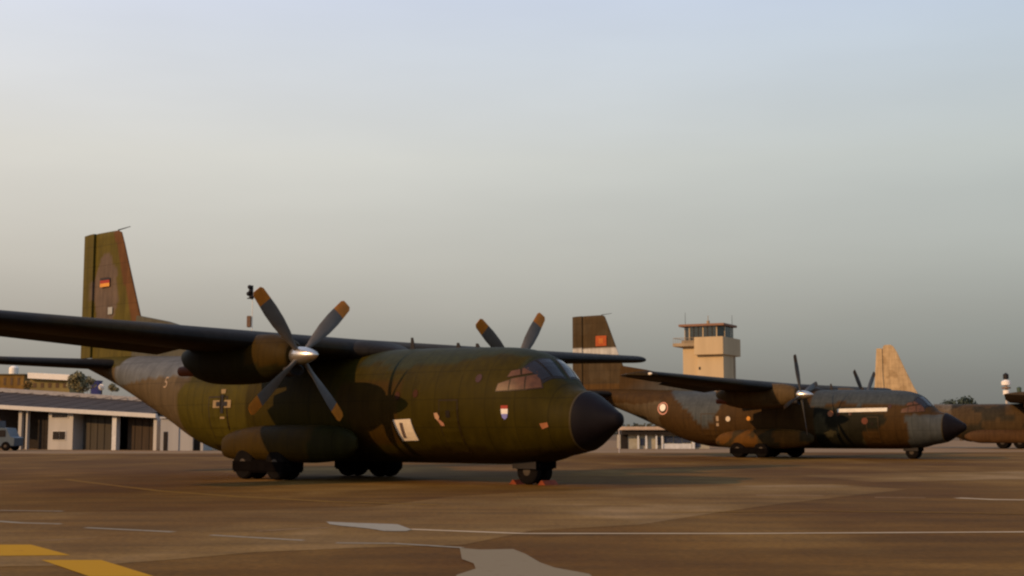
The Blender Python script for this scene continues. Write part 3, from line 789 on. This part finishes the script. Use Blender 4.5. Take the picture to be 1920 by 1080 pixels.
def cab_side(x0, y0, x1, y1, n):
    for i in range(n):
        a0, a1 = i/n, (i+1)/n
        p = Vector((x0+(x1-x0)*a0, y0+(y1-y0)*a0, 0)); q = Vector((x0+(x1-x0)*a1, y0+(y1-y0)*a1, 0))
        d = (q-p).normalized(); nn = Vector((d.y, -d.x, 0))*.06
        bm = bmesh.new(); a = p+d*.09; b = q-d*.09
        vs = [bm.verts.new((v.x+o.x, v.y+o.y, z)) for z in (19.5, 22.15) for v, o in ((a, nn), (b, nn), (b, -nn), (a, -nn))]
        for f in [(0,3,2,1),(4,5,6,7),(0,1,5,4),(1,2,6,5),(2,3,7,6),(3,0,4,7)]: bm.faces.new([vs[k] for k in f])
        obj('cab_window', bm, TGLASS, tw)
        obj('mullion', box(p.x-.09, p.x+.09, p.y-.09, p.y+.09, 19.5, 22.15), TAN if i % 3 == 0 else DARK, tw)
cab_side(-5.7, -1.2, -4.3, -2.5, 2); cab_side(-4.3, -2.5, 1.2, -2.5, 6); cab_side(1.2, -2.5, 2.3, -1.2, 1); cab_side(2.3, -1.2, 2.3, 3.6, 4); cab_side(2.3, 3.6, -5.7, 3.6, 6); cab_side(-5.7, 3.6, -5.7, -1.2, 4)
obj('cab_core', box(-2.6, -.6, -.8, 1.2, 19.5, 22.15), mat('cab_inside', (.30, .24, .17), .8), tw)
for z in (13.8, 9.6):
    w = obj('window', box(-2.35, -1.95, -3.03, -2.99, z, z+.55), DARK, tw)
bm = bmesh.new(); add_tube(bm, (-1.4, 0, 22.6), (-1.4, 0, 23.4), .35, .3, 10); add_tube(bm, (-1.4, 0, 23.4), (-1.4, 0, 24.4), .06)
obj('roof_beacon', bm, TAN2, tw)
obj('whip_antenna', tube((-5.4, -1.8, 22.6), (-5.4, -1.8, 25.0), .05, .03, 6), DARK, tw)
obj('whip_antenna', tube((2.2, 3.6, 22.6), (2.2, 3.6, 24.6), .05, .03, 6), DARK, tw)
bm = bmesh.new()
for i in range(11):
    add_tube(bm, (-7.5+i*.44, -2.9, 19.0), (-7.5+i*.44, -2.9, 20.0), .035, n=5)
add_tube(bm, (-7.5, -2.9, 20.0), (-2.95, -2.9, 20.0), .045, n=5); add_tube(bm, (-7.5, -2.9, 20.0), (-7.5, 3.9, 20.0), .045, n=5)
obj('railing', bm, TAN2, tw)

# ------------------------------------------------------------------ long open-fronted building on the left
LW = mat('white_render', (.35, .33, .31), .85, vary=.12, scale=.7, streak=True)
LROOF = mat('roof_sheet', (.046, .031, .022), .75, vary=.2, scale=.8)
LFAS = mat('pale_fascia', (.46, .44, .42), .7, vary=.06)
SHUT = mat('shutter_grey', (.045, .037, .028), .7, vary=.2, scale=1.5, streak=True)
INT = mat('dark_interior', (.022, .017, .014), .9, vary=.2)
PA = at(-90, 840, 150.0); PB = at(304, 840, 136.0)
ex = (Vector((PB.x, PB.y, 0))-Vector((PA.x, PA.y, 0))); LEN = ex.length; ex.normalize(); ey = Vector((-ex.y, ex.x, 0))
lb = thing('hangar_building', (PA.x, PA.y, 0), 'long low open-fronted building with pale fascia and grey roof under the olive aircraft tail', 'building', math.atan2(ex.y, ex.x))
def lx(u):
    """distance along the front wall seen at picture column u"""
    r = (u-960)/FOC/math.cos(PITCH)  # approx X/Y on the horizon
    r = ray(u, 813); k = r.x/r.y
    # PA + ex*t has X/Y = k
    return (k*PA.y-PA.x)/(ex.x-k*ex.y)
def lz(u, v):
    t = lx(u); Y = PA.y+ex.y*t; return at(u, v, Y).z
def zt(t, za, zb): return za+(zb-za)*t/LEN
eL, eR = lz(0, 761), lz(300, 778)
def eave(t): return eL+(eR-eL)*(t-lx(0))/(lx(300)-lx(0))
def slab(name, t0, t1, y0, y1, zf0, zf1, zb0, zb1, th, m, par):
    bm = bmesh.new()
    top = [(t0,y0,zf0),(t1,y0,zf1),(t1,y1,zb1),(t0,y1,zb0)]
    a = [bm.verts.new(p) for p in top]; b = [bm.verts.new((p[0], p[1], p[2]-th)) for p in top]
    bm.faces.new(a); bm.faces.new(b[::-1])
    for i in range(4): j = (i+1) % 4; bm.faces.new([b[i], b[j], a[j], a[i]])
    bmesh.ops.recalc_face_normals(bm, faces=bm.faces); return obj(name, bm, m, par)
e0, e1 = eave(0), eave(LEN)
slab('fascia', -1, LEN+.2, -1.3, -1.0, e0+.18, e1+.12, e0+.18, e1+.12, .42, LFAS, lb)
rise = 1.5
slab('roof', -1, LEN-1.2, -.99, 7, e0+.14, e1+.14, e0+rise, e1+rise*.8, .15, LROOF, lb)
slab('ridge_cap', -1, LEN-1.2, 6.8, 7.6, e0+rise+.40, e1+rise*.8+.36, e0+rise+.40, e1+rise*.8+.36, .45, mat('ridge_grey', (.24, .23, .24), .8), lb)
for k in range(12):
    t0 = k*(LEN-2)/12; slab('roof_rib', t0, t0+.12, -.98, 6.7, eave(t0)+.20, eave(t0)+.20, eave(t0)+rise*.97+.02, eave(t0)+rise*.97+.02, .05, mat('rib_grey', (.058, .041, .031), .7), lb)
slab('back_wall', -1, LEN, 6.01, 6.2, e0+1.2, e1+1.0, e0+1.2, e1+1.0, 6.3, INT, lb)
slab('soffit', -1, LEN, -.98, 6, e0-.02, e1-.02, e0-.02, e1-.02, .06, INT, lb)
def wallbox(name, u0, u1, y0, y1, z0, z1, m, par=lb):
    return obj(name, box(lx(u0), lx(u1), y0, y1, z0, z1), m, par)
wallbox('end_wall', 298, 304, -.8, 6, 0, e1-.1, LW)
for u0, u1 in ((42, 48), (56, 59)): wallbox('column', u0, u1, -.6, -.25, 0, eave(lx(u0))-.24, LW)
wallbox('column', 219, 227, -.7, -.15, 0, eave(lx(222))-.24, mat('column_white', (.48, .47, .47), .8))
off = wallbox('office_block', 97, 143, -.5, 5, 0, eave(lx(120))-.24, LW)
for u0, u1, v0, v1 in ((104, 133, 783, 775), (107, 118, 824, 809), (119, 130, 824, 809)):
    w = obj('window_frame', box(lx(u0)-.1, lx(u1)+.1, -.56, -.502, lz(u0, v0)-.08, lz(u0, v1)+.08), LFAS, off)
    obj('pane', box(lx(u0), lx(u1), -.60, -.562, lz(u0, v0), lz(u0, v1)), GLASS, w)
for u0, u1, m_ in ((146, 212, SHUT), (229, 297, mat('brown_shutter', (.038, .025, .016), .75, vary=.2, streak=True)), (60, 95, INT)):
    d = wallbox('shutter_door', u0, u1, .8, .95, 0, eave(lx(u1))-.3, m_)
    n = max(2, int((lx(u1)-lx(u0))/.9))
    for k in range(1, n):
        xx = lx(u0)+(lx(u1)-lx(u0))*k/n
        obj('door_seam', box(xx-.04, xx+.04, .76, .798, 0, eave(lx(u1))-.35), INT, d)
# small white annex
an0 = at(303, 841, 133.5)
an = thing('annex_building', (an0.x, an0.y, 0), 'small white flat-roofed hut with two black doorways beside the long building', 'building')
px = 133.5/FOC
def ax(u): return (u-303)*px
obj('wall', box(ax(300), ax(334), 0, 4, 0, 3.15), LW, an)
bm = bmesh.new()
vs = [(ax(334.2), 0.1, 0), (ax(360), .1, 0), (ax(360), .1, 1.95), (ax(352), .1, 2.25), (ax(334.2), .1, 2.35)]
a = [bm.verts.new(p) for p in vs]; b = [bm.verts.new((p[0], 4, p[2])) for p in vs]
bm.faces.new(a); bm.faces.new(b[::-1])
for i in range(5): j = (i+1) % 5; bm.faces.new([a[i], b[i], b[j], a[j]])
bmesh.ops.recalc_face_normals(bm, faces=bm.faces); obj('lean_to', bm, LW, an)
obj('roof', box(ax(299), ax(335), -.15, 4.1, 3.15, 3.3), LFAS, an)
obj('doorway', box(ax(306), ax(314), -.03, -.003, 0, 1.85), INT, an)
obj('end_wall', box(ax(375), ax(380), 0, 4, 0, 1.7), LW, an)
obj('passage', box(ax(360.3), ax(374.8), .6, 4, 0, 1.6), INT, an)

# parked truck in the left bay
def truck():
    p = at(-8, 840, 133)
    t = thing('parked_truck', (p.x, p.y, 0), 'pale blue-white truck parked in front of the long building at the left edge', 'truck', R(-6))
    W = mat('truck_white', (.07, .09, .11), .4, vary=.15, scale=2); Bc = mat('truck_blue', (.045, .07, .16), .4)
    obj('cargo_body', box(-3.2, .4, -1.1, 1.1, .8, 2.9, bevel=.05), W, t)
    bm = bmesh.new(); pr = [(.5,.5),(2.3,.5),(2.35,1.25),(1.9,1.4),(1.5,2.2),(.5,2.25)]
    a = [bm.verts.new((x, -1.0, z)) for x, z in pr]; b = [bm.verts.new((x, 1.0, z)) for x, z in pr]
    bm.faces.new(a); bm.faces.new(b[::-1])
    for i in range(6): j = (i+1) % 6; bm.faces.new([a[i], b[i], b[j], a[j]])
    bmesh.ops.recalc_face_normals(bm, faces=bm.faces); obj('cab', bm, W, t)
    obj('side_window', box(.75, 1.45, -1.03, -1.002, 1.35, 2.0), GLASS, t)
    obj('chassis', box(-3.2, 2.2, -.9, .9, .45, .78), Bc, t)
    obj('side_panel', box(-3.0, .2, -1.13, -1.102, .85, 1.3), Bc, t)
    for x in (-2.3, 1.5):
        for y in (-.95, .95): wheel(t, (x, y, .45), .45, .28)
    return t
truck()

# ------------------------------------------------------------------ low building between the two noses
m0 = at(1165, 838, 150)
mb = thing('low_building', (m0.x, m0.y, 0), 'low pale building with flat tan roof seen between the black nose and the brown aircraft', 'building')
pm = 150/FOC
def mxx(u): return (u-1165)*pm
def mz(v): return at(1165, v, 150).z
obj('wall', box(mxx(1165), mxx(1330), .4, 6, 0, mz(815)), mat('wall_cream', (.34, .31, .24), .8), mb)
obj('roof', box(mxx(1166), mxx(1318), -.5, 6.4, mz(806.5), mz(800), bevel=.04), mat('roof_tan', (.46, .34, .25), .8), mb)
obj('eave_band', box(mxx(1166), mxx(1318), -.2, 6.2, mz(815), mz(806.5)-.003), INT, mb)
obj('dark_bay', box(mxx(1164), mxx(1178), .34, .397, 0, mz(815)), INT, mb)
for u0, u1 in ((1195, 1198), (1210, 1213), (1229, 1232), (1240, 1243), (1297, 1302)):
    obj('post', box(mxx(u0), mxx(u1), 0, .18, 0, mz(815)), mat('post_white', (.58, .58, .58), .7), mb)
for u0, u1, v0, v1 in ((1201, 1209, 835, 822), (1233, 1239, 834, 820), (1246, 1262, 830, 818), (1264, 1278, 831, 818), (1280, 1294, 830, 818), (1303, 1312, 838, 818)):
    w = obj('window', box(mxx(u0), mxx(u1), .30, .397, mz(v0), mz(v1)), mat('window_blue', (.035, .045, .075), .15, vary=.3, spec=.8), mb)
obj('plinth', box(mxx(1244), mxx(1296), .1, .29, 0, mz(832)), mat('post_white', (.5, .5, .5)), mb)
pp = at(1161, 845, 118)
obj_p = tag(obj('marker_post', tube((0, 0, 0), (0, 0, at(1161, 798, 118).z), .05, .04, 8), mat('post_grey', (.40, .36, .36), .6)), 'thin pale upright post just beyond the tip of the black nose', 'post')
obj_p.location = (pp.x, pp.y, 0)

# ------------------------------------------------------------------ buildings beyond the roof on the left
b0 = at(92, 730, 230)
bb = thing('yellow_building', (b0.x, b0.y, 0), 'yellowish building with a white roof rising behind the long grey roof', 'building')
pb = 230/FOC
def bz(v): return at(92, v, 230).z
obj('wall', box(-36*pb, 38*pb, 0, 8, 0, bz(711)), mat('yellow_render', (.20, .15, .055), .8, vary=.25, scale=.3), bb)
slab('roof', -38*pb, 40*pb, -.8, 8.5, bz(699), bz(703), bz(696), bz(700), .95, mat('white_roof', (.80, .74, .66), .6, vary=.05), bb)
for i in range(5):
    x = (-30+i*14)*pb; obj('window', box(x, x+.55, -.05, -.003, bz(727), bz(718)), mat('brown_shade', (.10, .06, .03), .7), bb)
c0 = at(14, 730, 250)
cc = thing('orange_building', (c0.x, c0.y, 0), 'orange-brown block with a pale rooftop tank at the far left edge', 'building')
pc = 250/FOC
obj('wall', box(-70*pc, 30*pc, 0, 9, 0, at(14, 703, 250).z), mat('orange_render', (.17, .095, .022), .85, vary=.45, scale=.5), cc)
obj('roof', box(-72*pc, 32*pc, -.2, 9.2, at(14, 703, 250).z, at(14, 701, 250).z), mat('roof_edge_dark', (.10, .08, .04), .8), cc)
for i in range(7):
    x = (-60+i*13)*pc; obj('window', box(x, x+.45, -.05, -.003, at(14, 722, 250).z, at(14, 708, 250).z), mat('brown_shade', (.10, .06, .03), .7), cc)
zt0 = at(14, 701, 250).z
obj('roof_tank', lathe([(zt0, .75), (zt0+.1, .85), (zt0+1.2, .85), (zt0+1.5, .5), (zt0+1.6, .05)], 'Z', 16, (.3, 2, 0)), mat('white_roof', (.8, .7, .6)), cc)
d0 = at(177, 733, 215)
dd = thing('blue_hut', (d0.x, d0.y, 0), 'small deep blue structure between the bushes above the grey roof', 'hut')
zb = at(177, 715, 215).z
obj('body', box(-.55, .6, 0, 2, 0, zb), mat('blue_wall', (.03, .035, .15), .5), dd); obj('roof', box(-.65, .7, -.1, 2.1, zb, zb+.15), mat('blue_wall', (.03, .035, .15)), dd)
g0 = at(190, 733, 214)
gg = thing('white_dish', (g0.x, g0.y, 0), 'round white dish on a post beside the blue hut', 'dish')
zg = at(190, 726, 214).z
obj('dish', lathe([(-.2, .1), (-.1, .42), (.0, .5), (.04, .46), (-.05, .08)], 'Y', 18, (0, 0, zg)), mat('dish_white', (.85, .74, .62), .4), gg)
obj('post', tube((0, .2, 0), (0, .2, zg), .09), DARK, gg)

# ------------------------------------------------------------------ vegetation
def leaf_mat(name, c):
    m = mat(name, c, .7, vary=.35, scale=1.2); return m
def tree(u, v_top, Y, wpx, label, col, dens=900, v_mid=None, seedv=0, name='tree', cat='tree', group=None):
    rnd = random.Random(seedv+int(u))
    top = at(u, v_top, Y); h = top.z; w = wpx*Y/FOC
    t = thing(name, (top.x, Y, 0), label, cat, group=group)
    bm = bmesh.new(); add_tube(bm, (0, 0, 0), (w*.03, 0, h*.55), w*.06+.06, w*.03+.03, 8)
    for i in range(4):
        a = rnd.uniform(0, 6.28); add_tube(bm, (w*.02, 0, h*(.4+.05*i)), (math.cos(a)*w*.28, math.sin(a)*w*.28, h*(.68+.05*i)), w*.025+.02, .02, 5)
    obj('trunk', bm, mat('bark', (.07, .05, .035), .9), t)
    bm = bmesh.new(); ch = min(h*.65, w*1.0); lob = [(rnd.uniform(-.34, .34)*w, rnd.uniform(-.34, .34)*w, h-ch*rnd.uniform(.25, .75), rnd.uniform(.16, .30)*w) for _ in range(9)]
    lob.append((0, 0, h-ch*.35, .30*w))
    for i in range(dens):
        lx_, ly_, lz_, lr = rnd.choice(lob)
        d = Vector((rnd.gauss(0, 1), rnd.gauss(0, 1), rnd.gauss(0, 1))).normalized()*lr*rnd.uniform(.6, 1.08)
        c = Vector((lx_, ly_, lz_))+Vector((d.x, d.y, d.z*.85)); c.z = min(c.z, h)
        s = rnd.uniform(.05, .10)*w*.6+.04; n = (d+Vector((rnd.gauss(0, .5), rnd.gauss(0, .5), rnd.gauss(0, .5)))*lr).normalized()
        a = n.orthogonal().normalized()*s; b = n.cross(a).normalized()*s*rnd.uniform(.5, 1)
        bm.faces.new([bm.verts.new(c+a), bm.verts.new(c+b), bm.verts.new(c-a), bm.verts.new(c-b)])
    obj('crown', bm, leaf_mat('leaves_'+col[0], col[1]), t)
    return t
OLV = ('olive', (.17, .150, .080)); DGR = ('dark', (.035, .048, .036)); YLW = ('dry', (.22, .13, .035))
GB = 'trees behind the long grey roof'
tree(150, 694, 205, 44, 'broad grey-green tree right of the white-roofed building', OLV, 1100, group=GB)
tree(213, 717, 200, 22, 'small round grey-green tree right of the white dish', OLV, 500, group=GB)
tree(168, 703, 212, 26, 'slim tree crown just behind the blue hut', OLV, 500, group=GB)
tree(50, 712, 222, 20, 'small yellowish tree left of the white-roofed building', YLW, 500, group=GB)
tree(1800, 742, 330, 60, 'dark flat-topped tree behind the distant four-engined aircraft', DGR, 900)
tree(1775, 745, 335, 30, 'smaller dark tree left of the flat-topped tree', DGR, 500)
# distant belt of trees along the horizon
bm = bmesh.new(); rb = random.Random(3)
for i in range(9000):
    x = rb.uniform(-330, 420); y = rb.uniform(520, 545)
    hh = 5.5+2.2*wob(x*.03, 1)+1.2*wob(x*.13, 2)
    z = rb.uniform(.2, 1)*hh; s = rb.uniform(.5, 1.2)
    n = Vector((rb.gauss(0, 1), -abs(rb.gauss(0, 1)), rb.gauss(0, .8)+.4)).normalized()
    a = n.orthogonal().normalized()*s; b = n.cross(a)*.8
    c = Vector((x, y, z)); bm.faces.new([bm.verts.new(c+a), bm.verts.new(c+b), bm.verts.new(c-a), bm.verts.new(c-b)])
tb = obj('tree_belt', bm, leaf_mat('leaves_far', (.05, .052, .036))); tag(tb, 'low dark belt of far trees along the horizon', 'trees', kind='stuff')

# ------------------------------------------------------------------ masts
def mast_flood():
    p = at(468, 620, 200)
    t = thing('floodlight_mast', (p.x, p.y, 0), 'tall pale floodlight mast with dark lamp head rising behind the near wing', 'floodlight')
    zt_ = at(468, 534, 200).z
    obj('pole', tube((0.4, 0, 0), (0.35, 0, zt_-.3), .09, .05, 10), mat('mast_pale', (.66, .62, .56), .6), t)
    obj('head_frame', box(-.45, .5, -.12, .12, zt_-2.1, zt_-1.95), DARK, t)
    for i, (x, z) in enumerate(((-.1, zt_-.35), (.05, zt_-1.0), (-.25, zt_-1.35), (.2, zt_-1.85))):
        h = obj('lamp_head', lathe([(-.45, .12), (-.2, .32), (.05, .34), (.06, .05)], 'Y', 14, (x, 0, z)), DARK, t)
    obj('head_bracket', box(-.18, .42, -.06, .06, zt_-2.0, zt_-.1), DARK, t)
    zb_ = at(468, 603, 200).z
    obj('ladder_box', box(-.42, .22, -.3, .3, zb_-.85, zb_+.85, bevel=.08), mat('mast_brown', (.16, .095, .06), .7), t)
mast_flood()
def mast_beacon():
    p = at(1888, 760, 300)
    t = thing('beacon_mast', (p.x, p.y, 0), 'far mast with white bands and dark lamp above the cut-off aircraft', 'mast')
    W = mat('beacon_white', (.80, .74, .70), .5); pz = lambda v: at(1888, v, 300).z
    obj('pole', tube((0, 0, 0), (0, 0, pz(716)), .35, .28, 10), mat('mast_grey', (.42, .38, .35), .6), t)
    obj('white_drum', lathe([(pz(741), .2), (pz(740), .7), (pz(732), .75), (pz(731), .2)], 'Z', 16), W, t)
    obj('white_drum', lathe([(pz(723), .3), (pz(722), 1.0), (pz(715), 1.0), (pz(712), .3)], 'Z', 16), W, t)
    obj('platform', lathe([(pz(729), .3), (pz(728.5), .95), (pz(726), .95), (pz(725.5), .3)], 'Z', 16), mat('rust_brown', (.20, .12, .08), .8), t)
    obj('lamp', lathe([(pz(711.5), .3), (pz(710), .6), (pz(702), .6), (pz(699), .1)], 'Z', 16), DARK, t)
mast_beacon()
p = at(1912, 760, 290)
t = thing('radio_mast', (p.x, p.y, 0), 'slim dark green aerial right of the white-banded mast', 'mast')
zq = at(1912, 725, 290).z
obj('pole', tube((0, 0, 0), (0, 0, zq), .16, .10, 8), mat('mast_green', (.05, .075, .055), .6), t)
obj('head', lathe([(zq-1.6, .1), (zq-1.2, .45), (zq-.2, .5), (zq, .1)], 'Z', 12), mat('mast_green', (.05, .075, .055)), t)
